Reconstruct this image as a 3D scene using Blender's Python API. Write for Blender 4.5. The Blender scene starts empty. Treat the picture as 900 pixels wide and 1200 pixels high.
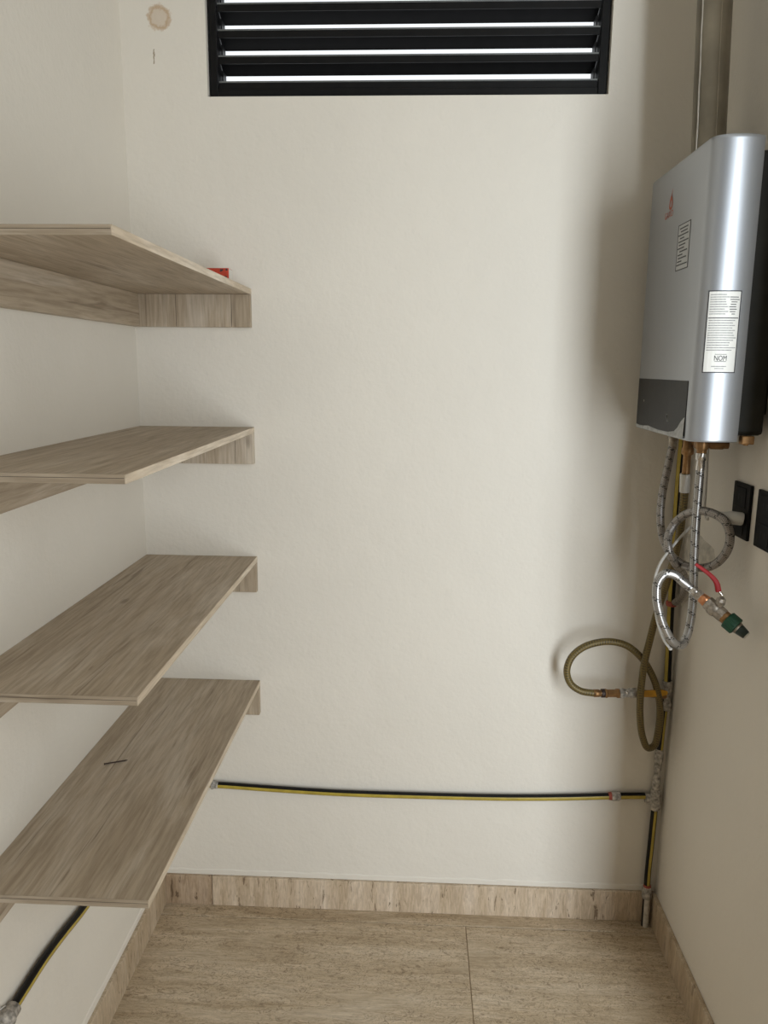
import bpy, bmesh, math, random
from mathutils import Vector, Matrix

random.seed(4)
scene = bpy.context.scene
COL = scene.collection
PI = math.pi

# ------------------------------------------------------------------ camera
FPX, YAW, PITCH, ROLL = 898.18, 0.0428, 0.1877, -0.0088     # focal length in pixels of the 900x1200 frame
CAMZ = 1.5
cam_data = bpy.data.cameras.new('camera')
cam_data.sensor_fit = 'VERTICAL'
cam_data.sensor_height = 36.0
cam_data.lens = FPX / 1200.0 * 36.0
cam_data.clip_start = 0.02
cam = bpy.data.objects.new('camera', cam_data)
COL.objects.link(cam)
cam.matrix_world = (Matrix.Translation((0, 0, CAMZ)) @ Matrix.Rotation(YAW, 4, 'Z')
                    @ Matrix.Rotation(PI / 2 - PITCH, 4, 'X') @ Matrix.Rotation(-ROLL, 4, 'Z'))
scene.camera = cam

# ------------------------------------------------------------------ world, light, exposure
world = bpy.data.worlds.new('daylight')
scene.world = world
world.use_nodes = True
bg = world.node_tree.nodes['Background']
bg.inputs['Color'].default_value = (0.93, 0.97, 1.0, 1)      # overcast daylight, the same in every direction
bg.inputs['Strength'].default_value = 1.1

def area(name, loc, target, sx, sy, power, color):
    d = bpy.data.lights.new(name, 'AREA')
    d.shape = 'RECTANGLE'; d.size = sx; d.size_y = sy; d.energy = power; d.color = color
    o = bpy.data.objects.new(name, d); COL.objects.link(o)
    o.location = loc
    o.rotation_euler = (Vector(target) - Vector(loc)).to_track_quat('-Z', 'Y').to_euler()
    return o
area('patio_door_daylight', (1.20, -0.46, 1.24), (1.72, 1.5, 1.24), 0.58, 2.40, 61, (0.875, 0.95, 1.0))

vs = scene.view_settings
vs.view_transform = 'Standard'
vs.look = 'None'
vs.gamma = 1.0
vs.exposure = 0.0
vs.use_curve_mapping = False

# ------------------------------------------------------------------ measures of the room
D, XL, XR = 1.9089, -0.6986, 0.6723          # back wall, left wall, right wall
CEIL = 2.72

def ray(px, py):
    a0, b0 = px - 450, py - 600
    c, s = math.cos(ROLL), math.sin(ROLL)
    u, w = (a0 * c + b0 * s) / FPX, -(-a0 * s + b0 * c) / FPX
    cp, sp = math.cos(PITCH), math.sin(PITCH)
    v, z = cp + w * sp, -sp + w * cp
    cy, sy = math.cos(YAW), math.sin(YAW)
    return Vector((u * cy - v * sy, u * sy + v * cy, z))
def at(px, py, Y):                            # a point measured in the photograph, at its distance Y into the room
    r = ray(px, py); t = Y / r.y
    return Vector((0, 0, CAMZ)) + r * t
def atx(px, py, X):
    r = ray(px, py); t = X / r.x
    return Vector((0, 0, CAMZ)) + r * t

# ------------------------------------------------------------------ materials
def nmat(name):
    m = bpy.data.materials.new(name); m.use_nodes = True
    nt = m.node_tree
    b = nt.nodes['Principled BSDF']
    return m, nt, b
def N(nt, t, **kw):
    n = nt.nodes.new(t)
    for k, v in kw.items():
        if k.startswith('i_'):
            key = k[2:].replace('_', ' ')
            n.inputs[key].default_value = v
        else: setattr(n, k, v)
    return n
def L(nt, a, b): nt.links.new(a, b)
def math_n(nt, op, a, b=None, c=None):
    n = nt.nodes.new('ShaderNodeMath'); n.operation = op
    for i, x in enumerate((a, b, c)):
        if x is None: continue
        if isinstance(x, (int, float)): n.inputs[i].default_value = x
        else: nt.links.new(x, n.inputs[i])
    return n.outputs[0]
def ramp(nt, fac, stops):
    n = nt.nodes.new('ShaderNodeValToRGB'); nt.links.new(fac, n.inputs['Fac'])
    e = n.color_ramp.elements
    while len(e) < len(stops): e.new(0.5)
    for el, (p, c) in zip(e, stops):
        el.position = p; el.color = (*c, 1) if len(c) == 3 else c
    return n.outputs['Color']
def mix(nt, fac, a, b, mode='MIX'):
    n = nt.nodes.new('ShaderNodeMix'); n.data_type = 'RGBA'; n.blend_type = mode
    if isinstance(fac, (int, float)): n.inputs[0].default_value = fac
    else: nt.links.new(fac, n.inputs[0])
    for i, x in ((6, a), (7, b)):
        if isinstance(x, tuple): n.inputs[i].default_value = (*x, 1)
        else: nt.links.new(x, n.inputs[i])
    return n.outputs[2]
def noise(nt, vec, scale, detail=3, rough=0.5, dist=0.0):
    n = nt.nodes.new('ShaderNodeTexNoise')
    n.inputs['Scale'].default_value = scale; n.inputs['Detail'].default_value = detail
    n.inputs['Roughness'].default_value = rough; n.inputs['Distortion'].default_value = dist
    if vec is not None: nt.links.new(vec, n.inputs['Vector'])
    return n.outputs['Fac']
def mapped(nt, scale, rand=0.0):
    g = nt.nodes.new('ShaderNodeNewGeometry')
    vec = g.outputs['Position']
    if rand:
        oi = nt.nodes.new('ShaderNodeObjectInfo')
        k = math_n(nt, 'MULTIPLY', oi.outputs['Random'], rand)
        cx = nt.nodes.new('ShaderNodeCombineXYZ')
        for i in range(3): nt.links.new(k, cx.inputs[i])
        va = nt.nodes.new('ShaderNodeVectorMath'); va.operation = 'ADD'
        nt.links.new(vec, va.inputs[0]); nt.links.new(cx.outputs[0], va.inputs[1]); vec = va.outputs[0]
    vm = nt.nodes.new('ShaderNodeVectorMath'); vm.operation = 'MULTIPLY'
    nt.links.new(vec, vm.inputs[0]); vm.inputs[1].default_value = scale
    return vm.outputs[0]
def bump(nt, b, h, strength, dist):
    n = nt.nodes.new('ShaderNodeBump'); n.inputs['Strength'].default_value = strength
    n.inputs['Distance'].default_value = dist
    nt.links.new(h, n.inputs['Height']); nt.links.new(n.outputs[0], b.inputs['Normal'])
    return n

def plain(name, col, rough=0.5, metal=0.0, var=0.0, vscale=30, spec=0.5, coat=0.0):
    m, nt, b = nmat(name)
    b.inputs['Roughness'].default_value = rough; b.inputs['Metallic'].default_value = metal
    b.inputs['Specular IOR Level'].default_value = spec
    b.inputs['Coat Weight'].default_value = coat
    f = noise(nt, mapped(nt, (1, 1, 1)), vscale, 4)
    lo = tuple(c * (1 - var) for c in col); hi = tuple(min(1, c * (1 + var)) for c in col)
    L(nt, ramp(nt, f, [(0.3, lo), (0.7, hi)]), b.inputs['Base Color'])
    return m

WALLC = (0.79, 0.742, 0.662)
def wall_mat(name, stain=False):
    m, nt, b = nmat(name)
    b.inputs['Roughness'].default_value = 0.62
    b.inputs['Specular IOR Level'].default_value = 0.3
    v = mapped(nt, (1, 1, 1))
    big = noise(nt, v, 2.5, 3)
    col = ramp(nt, big, [(0.35, tuple(c * 0.97 for c in WALLC)), (0.65, WALLC)])
    if stain:
        S = Vector((-0.6073, D, 2.2802))
        off = nt.nodes.new('ShaderNodeVectorMath'); off.operation = 'SUBTRACT'
        g = nt.nodes.new('ShaderNodeNewGeometry'); L(nt, g.outputs['Position'], off.inputs[0]); off.inputs[1].default_value = S
        ln = nt.nodes.new('ShaderNodeVectorMath'); ln.operation = 'LENGTH'; L(nt, off.outputs[0], ln.inputs[0])
        wob = noise(nt, v, 90, 4, 0.7)
        r = math_n(nt, 'ADD', ln.outputs['Value'], math_n(nt, 'MULTIPLY', math_n(nt, 'SUBTRACT', wob, 0.5), 0.022))
        ring = ramp(nt, math_n(nt, 'DIVIDE', r, 0.05), [(0.0, (.45, .45, .45)), (0.32, (.5, .5, .5)), (0.42, (1, 1, 1)), (0.52, (.65, .65, .65)), (0.60, (0, 0, 0))])
        col = mix(nt, math_n(nt, 'MULTIPLY', ring, 0.85), col, (0.50, 0.34, 0.20))
        # the thin brown run below the ring
        sp = nt.nodes.new('ShaderNodeSeparateXYZ'); L(nt, off.outputs[0], sp.inputs[0])
        dx = math_n(nt, 'ABSOLUTE', math_n(nt, 'ADD', sp.outputs[0], math_n(nt, 'ADD', 0.015, math_n(nt, 'MULTIPLY', math_n(nt, 'SUBTRACT', wob, .5), .012))))
        dz = math_n(nt, 'ABSOLUTE', math_n(nt, 'ADD', sp.outputs[2], 0.082))
        k = math_n(nt, 'MULTIPLY', math_n(nt, 'LESS_THAN', dx, 0.0017), math_n(nt, 'LESS_THAN', dz, 0.016))
        col = mix(nt, math_n(nt, 'MULTIPLY', k, 0.7), col, (0.22, 0.15, 0.06))
    L(nt, col, b.inputs['Base Color'])
    f1 = noise(nt, v, 95, 3, 0.55)
    f2 = noise(nt, v, 14, 3, 0.5)
    h = math_n(nt, 'ADD', math_n(nt, 'MULTIPLY', f1, 0.5), math_n(nt, 'MULTIPLY', f2, 1.6))
    bump(nt, b, h, 0.45, 0.004)
    return m

def wood_mat(name, axis, light=1.0, tint=(1, 1, 1)):
    m, nt, b = nmat(name)
    b.inputs['Roughness'].default_value = 0.55
    b.inputs['Specular IOR Level'].default_value = 0.35
    def sc(a, g): return tuple(g if i == axis else a for i in range(3))
    f1 = noise(nt, mapped(nt, sc(11, 1.6), 7.0), 1.0, 5, 0.62, 0.9)
    f2 = noise(nt, mapped(nt, sc(150, 9), 3.0), 1.0, 4, 0.6, 0.3)
    f3 = noise(nt, mapped(nt, sc(58, 2.4), 5.0), 1.0, 3, 0.55, 0.9)
    def c(*a): return tuple(min(1, x * light * t) for x, t in zip(a, tint))
    base = ramp(nt, f1, [(0.30, c(.375, .300, .215)), (0.5, c(.455, .372, .278)), (0.70, c(.60, .525, .435))])
    fine = ramp(nt, f2, [(0.32, (.78, .76, .73)), (0.62, (1.09, 1.09, 1.09))])
    col = mix(nt, 1.0, base, fine, 'MULTIPLY')
    crack = ramp(nt, f3, [(0.30, (1, 1, 1)), (0.36, (0, 0, 0))])
    col = mix(nt, math_n(nt, 'MULTIPLY', crack, 0.55), col, c(.17, .125, .085))
    # small knots
    vo = nt.nodes.new('ShaderNodeTexVoronoi'); vo.inputs['Scale'].default_value = 1.0
    L(nt, mapped(nt, sc(7, 2.6), 2.0), vo.inputs['Vector'])
    kn = ramp(nt, vo.outputs['Distance'], [(0.025, (1, 1, 1)), (0.06, (0, 0, 0))])
    col = mix(nt, math_n(nt, 'MULTIPLY', kn, 0.5), col, c(.15, .11, .075))
    L(nt, col, b.inputs['Base Color'])
    bump(nt, b, f2, 0.12, 0.001)
    return m

def stone_mat(name, axis, warm=(1, 1, 1), pits=0.5, light=1.0, mottle=True):
    m, nt, b = nmat(name)
    b.inputs['Roughness'].default_value = 0.42
    b.inputs['Specular IOR Level'].default_value = 0.4
    def sc(a, g): return tuple(g if i == axis else a for i in range(3))
    def c(*a): return tuple(min(1, x * light * w) for x, w in zip(a, warm))
    f1 = noise(nt, mapped(nt, sc(26, 3.5), 4.0), 1.0, 6, 0.62, 0.5)
    f2 = noise(nt, mapped(nt, sc(150, 22), 9.0), 1.0, 5, 0.65, 1.2)
    col = ramp(nt, f1, [(0.28, c(.36, .285, .195)), (0.45, c(.44, .362, .262)), (0.58, c(.495, .418, .318)), (0.75, c(.56, .49, .395))])
    col = mix(nt, 1.0, col, ramp(nt, f2, [(0.3, (.74, .71, .68)), (0.62, (1.12, 1.12, 1.12))]), 'MULTIPLY')
    if mottle:
        f4 = noise(nt, mapped(nt, sc(9, 3.4), 4.0), 1.0, 4, 0.6, 0.8)
        patch = ramp(nt, f4, [(0.38, (.12, .12, .12)), (0.52, (1, 1, 1))])
        w = noise(nt, mapped(nt, (1, 1.6, 1), 4.0), 38, 5, 0.72, 2.6)
        worm = ramp(nt, w, [(0.38, (0.60, 0.56, 0.52)), (0.46, (1, 1, 1)), (0.54, (1.16, 1.14, 1.12)), (0.60, (.72, .70, .67))])
        col = mix(nt, patch, col, mix(nt, 1.0, col, worm, 'MULTIPLY'))
    f3 = noise(nt, mapped(nt, sc(75, 17), 6.0), 1.0, 4, 0.6, 0.4)
    pit = ramp(nt, f3, [(0.285, (1, 1, 1)), (0.33, (0, 0, 0))] if mottle else [(0.34, (1, 1, 1)), (0.375, (0, 0, 0))])
    col = mix(nt, math_n(nt, 'MULTIPLY', pit, pits), col, c(.13, .09, .055))
    L(nt, col, b.inputs['Base Color'])
    bump(nt, b, f2, 0.15, 0.001)
    return m

def braid_mat(name, col, dark, tracer, metal, rough, pitch=0.03, wid=0.07, k=46):
    m, nt, b = nmat(name)
    uv = nt.nodes.new('ShaderNodeUVMap'); uv.uv_map = 'UVMap'
    sp = nt.nodes.new('ShaderNodeSeparateXYZ'); L(nt, uv.outputs[0], sp.inputs[0])
    u, v = sp.outputs[0], sp.outputs[1]            # u in metres along the hose, v once around
    def band(n, sgn, s):
        return math_n(nt, 'FRACT', math_n(nt, 'ADD', math_n(nt, 'MULTIPLY', u, s), math_n(nt, 'MULTIPLY', v, sgn * n)))
    w1 = math_n(nt, 'ABSOLUTE', math_n(nt, 'SUBTRACT', band(6, 1, 330), .5))
    w2 = math_n(nt, 'ABSOLUTE', math_n(nt, 'SUBTRACT', band(6, -1, 330), .5))
    h = math_n(nt, 'MAXIMUM', w1, w2)
    colr = ramp(nt, h, [(0.12, dark), (0.38, col)])
    t1 = math_n(nt, 'LESS_THAN', band(1, 1, 1 / pitch), wid)
    t2 = math_n(nt, 'LESS_THAN', math_n(nt, 'FRACT', math_n(nt, 'ADD', band(1, 1, 1 / pitch), 0.86)), wid)
    brk = math_n(nt, 'LESS_THAN', band(3, -1, 140), 0.62)
    tr = math_n(nt, 'MULTIPLY', math_n(nt, 'MAXIMUM', t1, t2), brk)
    colr = mix(nt, tr, colr, tracer)
    L(nt, colr, b.inputs['Base Color'])
    L(nt, math_n(nt, 'MULTIPLY', math_n(nt, 'SUBTRACT', 1.0, tr), metal), b.inputs['Metallic'])
    b.inputs['Roughness'].default_value = rough
    bump(nt, b, h, 0.35, 0.0008)
    return m

M = {}
M['wall'] = wall_mat('plaster_paint')
M['wall_stain'] = wall_mat('plaster_paint_stained', True)
M['ceiling'] = plain('ceiling_paint', (.80, .78, .73), .8, var=.02)
M['concrete'] = plain('low_bounce_concrete', (.27, .225, .17), .85, var=.15, vscale=9)  # dark warm tone picked to keep the bounce light low on unseen walls
M['patch'] = plain('rough_plaster', (.60, .56, .49), .85, var=.18, vscale=70)
M['wood_y'] = wood_mat('greige_laminate', 1)
M['wood_z'] = wood_mat('greige_laminate_upright', 2)
M['band'] = wood_mat('pale_edge_band', 1, 1.30, (1.02, 1.04, 1.06))
M['band_x'] = wood_mat('end_edge_band', 0, 0.92)
M['groove'] = plain('dark_joint_line', (.12, .09, .065), .7, var=.2)  # dark brown of the joints and seams in the laminate
M['tile'] = stone_mat('travertine_tile', 0, (1.02, 1.0, .97), .6, 1.12)
M['skirt_z'] = stone_mat('travertine_skirting', 2, (1.03, 1.0, 1.0), 0.8, 1.26, False)
M['skirt_red'] = stone_mat('travertine_skirting_reddish', 2, (1.02, .92, .86), 0.8, 0.92, False)
M['skirt_y'] = stone_mat('travertine_skirting_side', 2, (1.03, .99, .95), 0.5, 1.08, False)
M['grout'] = plain('grout', (.40, .31, .22), .9, var=.15, vscale=80)
M['black_alu'] = plain('black_aluminium', (.006, .006, .0065), .45, var=.2, spec=.18)
M['lit_edge_grey'] = plain('daylit_slat_edge', (.16, .17, .17), .45, .3, var=.1)  # paler grey paints the light caught on the slat edges
M['silver'] = plain('silver_painted_metal', (.40, .42, .45), .42, .72, var=.02, vscale=6, coat=.25)
M['silver'].node_tree.nodes['Principled BSDF'].inputs['Coat Roughness'].default_value = .08
M['casing'] = plain('dark_casing', (.016, .015, .011), .5, var=.2, spec=.2)
M['panel'] = plain('black_control_film', (.012, .0125, .013), .4, var=.35, vscale=50, spec=.25)
M['film'] = plain('peeling_film', (.36, .37, .37), .35, var=.3, vscale=120)
M['sticker'] = plain('sticker_paper', (.80, .79, .75), .5, var=.03)
M['sticker_grey'] = plain('sticker_silver', (.47, .48, .48), .45, var=.04)
M['ink'] = plain('sticker_ink', (.045, .045, .05), .6, var=.2)
M['ink_grey'] = plain('sticker_ink_faint', (.34, .34, .34), .6, var=.3, vscale=400)
M['red_ink'] = plain('orange_red_print', (.42, .085, .03), .5, var=.1)
M['galv'] = plain('galvanised_flue', (.30, .265, .205), .45, .7, var=.2, vscale=14)
M['galv_seam'] = plain('galvanised_seam', (.62, .60, .56), .3, .9, var=.15, vscale=40)
M['brass'] = plain('brass', (.30, .17, .075), .42, .8, var=.25, vscale=90)
M['copper'] = plain('copper', (.75, .34, .17), .3, .9, var=.15, vscale=90)
M['chrome'] = plain('chrome_ferrule', (.62, .60, .57), .25, .95, var=.1)
M['nickel'] = plain('worn_nickel', (.36, .32, .27), .42, .75, var=.35, vscale=160)
M['cement'] = plain('cement_splashed_fitting', (.40, .37, .33), .75, .1, var=.6, vscale=110)
M['red_lever'] = plain('red_lever', (.27, .009, .011), .5, var=.1, spec=.25)
M['yellow_lever'] = plain('yellow_lever', (.56, .28, .012), .45, var=.15, vscale=90)
M['green'] = plain('green_coupling', (.006, .055, .026), .5, var=.15)
M['dark_green'] = plain('dark_tip', (.012, .028, .024), .3, var=.2)
M['pipe_black'] = plain('black_pipe', (.008, .0075, .007), .42, var=.2, spec=.22)
M['pipe_yellow'] = plain('yellow_stripe', (.44, .33, .05), .4, var=.15, vscale=40)
M['red_ring'] = plain('red_ring', (.33, .07, .045), .6, var=.3, vscale=120)
M['white_plastic'] = plain('white_plastic', (.66, .645, .61), .45, var=.04)
M['outlet'] = plain('black_glass_plate', (.004, .004, .0045), .45, var=.1, spec=.15)
M['outlet_in'] = plain('black_insert', (.006, .006, .0065), .55, var=.1, spec=.15)
M['hose_grey'] = braid_mat('steel_braid', (.40, .37, .345), (.12, .11, .10), (.012, .012, .012), .75, .42, .022, .09)
M['hose_silver'] = braid_mat('bright_steel_braid', (.50, .49, .475), (.17, .165, .16), (.006, .006, .006), .85, .30, .030, .085)
M['hose_yellow'] = braid_mat('yellow_braid', (.205, .150, .048), (.060, .042, .016), (.045, .033, .016), .25, .42, .0065, .16)
M['box_red'] = plain('matchbox_red', (.52, .055, .025), .5, var=.15, vscale=90)
M['box_white'] = plain('matchbox_card', (.72, .68, .62), .7, var=.05)
M['nail'] = plain('dark_nail', (.05, .032, .025), .5, .4, var=.2)

# ------------------------------------------------------------------ mesh helpers
class MB:
    def __init__(s): s.v = []; s.f = []; s.uv = []; s.mi = []; s.smooth = []
    def add(s, verts, faces, uvs=None, mi=0, smooth=False):
        o = len(s.v); s.v += [Vector(q) for q in verts]
        for i, f in enumerate(faces):
            s.f.append([o + k for k in f]); s.uv.append(uvs[i] if uvs else None)
            s.mi.append(mi[i] if isinstance(mi, (list, tuple)) else mi); s.smooth.append(smooth)
        return s
    def box(s, x0, x1, y0, y1, z0, z1, mi=0):
        v = [(x, y, z) for x in (x0, x1) for y in (y0, y1) for z in (z0, z1)]
        return s.add(v, [(0, 1, 3, 2), (4, 6, 7, 5), (0, 4, 5, 1), (2, 3, 7, 6), (0, 2, 6, 4), (1, 5, 7, 3)], mi=mi)
    def bbox(s, x0, x1, y0, y1, z0, z1, bev, mi=0, seg=2):
        bm = bmesh.new(); bmesh.ops.create_cube(bm, size=1)
        for q in bm.verts: q.co = Vector(((x0 + x1) / 2 + q.co.x * (x1 - x0), (y0 + y1) / 2 + q.co.y * (y1 - y0), (z0 + z1) / 2 + q.co.z * (z1 - z0)))
        bmesh.ops.bevel(bm, geom=list(bm.edges), offset=bev, segments=seg, affect='EDGES', profile=0.5)
        return s.frombm(bm, mi)
    def frombm(s, bm, mi=0, smooth=False):
        bm.verts.index_update()
        s.add([q.co.copy() for q in bm.verts], [[q.index for q in f.verts] for f in bm.faces], mi=mi, smooth=smooth)
        bm.free(); return s
    def lathe(s, p0, ax, prof, n=14, mi=0, smooth=True, caps=True, rot=0.0):
        p0 = Vector(p0); ax = Vector(ax).normalized()
        a = ax.orthogonal().normalized(); b = ax.cross(a)
        vs, fs = [], []
        for (t, r) in prof:
            for k in range(n):
                an = 2 * PI * k / n + rot
                vs.append(p0 + ax * t + (a * math.cos(an) + b * math.sin(an)) * r)
        for i in range(len(prof) - 1):
            for k in range(n):
                fs.append((i * n + k, i * n + (k + 1) % n, (i + 1) * n + (k + 1) % n, (i + 1) * n + k))
        s.add(vs, fs, mi=mi, smooth=smooth)
        if caps:
            m = len(prof) - 1
            s.add([vs[k] for k in range(n)], [tuple(reversed(range(n)))], mi=mi)
            s.add([vs[m * n + k] for k in range(n)], [tuple(range(n))], mi=mi)
        return s
    def tube(s, pts, r, n=12, sub=10, mi=0, stripe=None, closed=False):
        P = spline(pts, sub)
        T = [(P[min(i + 1, len(P) - 1)] - P[max(i - 1, 0)]).normalized() for i in range(len(P))]
        ref = Vector((0, 0, 1)) if abs(T[0].z) < 0.8 else Vector((0, 1, 0))
        a = (ref - T[0] * ref.dot(T[0])).normalized()
        vs, fs, uvs, mis = [], [], [], []
        u = 0; us = []
        rr = r if callable(r) else (lambda t: r)
        for i, p in enumerate(P):
            if i:
                u += (P[i] - P[i - 1]).length
                a = (a - T[i] * a.dot(T[i])).normalized()
            us.append(u); b = T[i].cross(a)
            for k in range(n):
                an = 2 * PI * k / n
                vs.append(p + (a * math.cos(an) + b * math.sin(an)) * rr(i / (len(P) - 1)))
        for i in range(len(P) - 1):
            for k in range(n):
                k2 = (k + 1) % n
                fs.append((i * n + k, i * n + k2, (i + 1) * n + k2, (i + 1) * n + k))
                uvs.append(((us[i], k / n), (us[i], (k + 1) / n), (us[i + 1], (k + 1) / n), (us[i + 1], k / n)))
                if stripe:
                    c = (vs[i * n + k] + vs[(i + 1) * n + k2]) / 2 - (P[i] + P[i + 1]) / 2
                    mis.append(1 if stripe(c.normalized()) else 0)
        s.add(vs, fs, uvs, mis if stripe else mi, True)
        m = len(P) - 1
        s.add(vs[:n], [tuple(reversed(range(n)))], mi=mi); s.add(vs[m * n:m * n + n], [tuple(range(n))], mi=mi)
        return s

def spline(pts, sub):
    P = [Vector(q) for q in pts]
    if len(P) == 2: return [P[0].lerp(P[1], i / sub) for i in range(sub + 1)]
    out = []
    for i in range(len(P) - 1):
        p0 = P[i - 1] if i else P[0] * 2 - P[1]
        p1, p2 = P[i], P[i + 1]
        p3 = P[i + 2] if i + 2 < len(P) else P[-1] * 2 - P[-2]
        d1 = max((p1 - p0).length, 1e-6) ** .5; d2 = max((p2 - p1).length, 1e-6) ** .5; d3 = max((p3 - p2).length, 1e-6) ** .5
        m1 = (p1 - p0) / d1 - (p2 - p0) / (d1 + d2) + (p2 - p1) / d2
        m2 = (p2 - p1) / d2 - (p3 - p1) / (d2 + d3) + (p3 - p2) / d3
        m1 *= d2; m2 *= d2
        for j in range(sub):
            t = j / sub; t2 = t * t; t3 = t2 * t
            out.append(p1 * (2 * t3 - 3 * t2 + 1) + m1 * (t3 - 2 * t2 + t) + p2 * (-2 * t3 + 3 * t2) + m2 * (t3 - t2))
    out.append(P[-1].copy()); return out

WLOC = {}
def build(mb, name, mats, parent=None, label=None, cat=None, group=None, kind=None):
    if not isinstance(mats, (list, tuple)): mats = [mats]
    vs = mb.v
    lo = Vector([min(q[i] for q in vs) for i in range(3)]); hi = Vector([max(q[i] for q in vs) for i in range(3)])
    org = Vector(((lo.x + hi.x) / 2, (lo.y + hi.y) / 2, lo.z))
    me = bpy.data.meshes.new(name)
    me.from_pydata([q - org for q in vs], [], mb.f)
    for m in mats: me.materials.append(m)
    for p, k, sm in zip(me.polygons, mb.mi, mb.smooth): p.material_index = k; p.use_smooth = sm
    if any(mb.uv):
        ul = me.uv_layers.new(name='UVMap')
        for p, uv in zip(me.polygons, mb.uv):
            if uv:
                for li, c in zip(p.loop_indices, uv): ul.data[li].uv = c
    o = bpy.data.objects.new(name, me); COL.objects.link(o)
    place(o, org, parent); tag(o, label, cat, group, kind)
    return o
def place(o, org, parent):
    WLOC[o.name] = Vector(org)
    if parent is not None:
        o.parent = parent; o.location = Vector(org) - WLOC[parent.name]
    else: o.location = org
def tag(o, label=None, cat=None, group=None, kind=None):
    if label: o['label'] = label
    if cat: o['category'] = cat
    if group: o['group'] = group
    if kind: o['kind'] = kind
    return o
def thing(name, loc, label=None, cat=None, group=None, kind=None):
    o = bpy.data.objects.new(name, None); COL.objects.link(o); o.empty_display_size = 0.05
    place(o, loc, None); return tag(o, label, cat, group, kind)
def text_mesh(txt, org, right, up, height, out=0.0002):
    cu = bpy.data.curves.new('lettering', 'FONT'); cu.body = txt; cu.size = 1.0; cu.align_x = 'CENTER'; cu.resolution_u = 3
    o = bpy.data.objects.new('lettering', cu); COL.objects.link(o)
    dg = bpy.context.evaluated_depsgraph_get(); me = bpy.data.meshes.new_from_object(o.evaluated_get(dg))
    org, right, up = Vector(org), Vector(right), Vector(up)
    k = height / 0.72
    vs = [org + right * (q.co.x * k) + up * (q.co.y * k) for q in me.vertices]
    fs = [tuple(p.vertices) for p in me.polygons]
    bpy.data.objects.remove(o); bpy.data.curves.remove(cu); bpy.data.meshes.remove(me)
    return vs, fs

# ================================================================== THE SETTING
STRUCT = dict(kind='structure')
YF = -0.42                                        # how far the place goes on behind the camera
WX0, WX1, WZ0, WZ1 = -0.500, 0.4205, 2.112, 2.56  # the louvred opening
RW0 = 1.22                                       # the right wall ends here: the way in

XO = 1.75                                        # outer wall of the entrance beside the right wall
fl = build(MB().box(XL - .12, XO + .12, YF - .12, D + .12, -.06, -.004), 'floor', M['grout'], label='beige travertine tiled floor', **STRUCT)
TX = 0.1535
rows = [(1.8555, D - .002), (1.256, 1.8535), (0.656, 1.254), (0.056, 0.654), (-0.41, 0.054)]
for i, (y0, y1) in enumerate(rows):
    segs = [(XL + .001, XR - .001)] if i == 0 else ([(XL + .001, TX - .0007), (TX + .0007, TX + .9), (TX + .902, XO - .001)] if i > 1 else [(XL + .001, TX - .0007), (TX + .0007, XR - .001)])
    for x0, x1 in segs:
        build(MB().bbox(x0, x1, y0, y1, -.012, 0.0, .0012, seg=1), 'floor_tile', M['tile'], fl)

wl = build(MB().box(XL - .12, XL, YF - .12, D + .12, -.06, CEIL), 'wall_left', M['wall'], label='cream plastered wall behind the shelves', **STRUCT)
wr = build(MB().box(XR, XR + .12, RW0, D + .12, -.06, CEIL), 'wall_right', M['wall'], label='cream plastered wall that carries the heater', **STRUCT)
mb = MB()
mb.box(XL, WX0, D, D + .12, -.06, CEIL); mb.box(WX1, XR, D, D + .12, -.06, CEIL)
mb.box(WX0, WX1, D, D + .12, -.06, WZ0); mb.box(WX0, WX1, D, D + .12, WZ1, CEIL)
wb = build(mb, 'wall_back', M['wall_stain'], label='cream plastered end wall below the louvred window', **STRUCT)
build(MB().box(XL - .12, XO + .12, YF - .12, D + .12, CEIL, CEIL + .08), 'ceiling', M['ceiling'], label='white ceiling', **STRUCT)

build(MB().box(XO, XO + .12, YF - .12, RW0 + .12, -.06, CEIL), 'wall_outer', M['concrete'], label='unseen concrete entrance wall, added to hold ambient light down', **STRUCT)  # this wall and the next two are unseen, added to cut ambient light
build(MB().box(XR + .12, XO, RW0, RW0 + .12, -.06, CEIL), 'wall_return', M['concrete'], label='unseen concrete return beside the heater wall, added to hold ambient light down', **STRUCT)
mb = MB()                                        # the wall with the doorway the daylight comes through
mb.box(XL, .86, YF - .12, YF, -.06, CEIL); mb.box(1.54, XO, YF - .12, YF, -.06, CEIL); mb.box(.86, 1.54, YF - .12, YF, 2.46, CEIL)
build(mb, 'wall_front', M['concrete'], label='unseen concrete wall with the doorway to the patio, added to hold ambient light down', **STRUCT)

# skirting of upright travertine pieces
BB = 0.0905
SK = 0.011
b0 = thing('baseboard_back', (0, D, 0), 'travertine skirting along the end wall', **STRUCT)
xs = [XL + .0005, -0.5565, XR - .0005]
for i in range(2):
    build(MB().bbox(xs[i] + .0008, xs[i + 1] - .0008, D - SK + (i % 2) * .0004, D, 0, BB - (i % 2) * .0006, .0012, seg=1), 'skirting_tile', M['skirt_red' if i == 0 else 'skirt_z'], b0)
b1 = thing('baseboard_left', (XL, 1.2, 0), 'travertine skirting below the shelves', **STRUCT)
ys = [D - SK - .0006, 1.594, 1.29, .99, .69, .39, .09]
for i in range(6):
    build(MB().bbox(XL, XL + SK + (i % 2) * .0004, ys[i + 1] + .0007, ys[i] - .0007, 0, BB, .0012, seg=1), 'skirting_tile', M['skirt_y'], b1)
b2 = thing('baseboard_right', (XR, 1.4, 0), 'travertine skirting below the heater wall', **STRUCT)
ys = [D - SK - .0006, 1.74, 1.44, 1.14, RW0]
for i in range(4):
    build(MB().bbox(XR - SK - (i % 2) * .0004, XR, ys[i + 1] + .0007, ys[i] - .0007, 0, BB, .0012, seg=1), 'skirting_tile', M['skirt_y'], b2)

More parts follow.
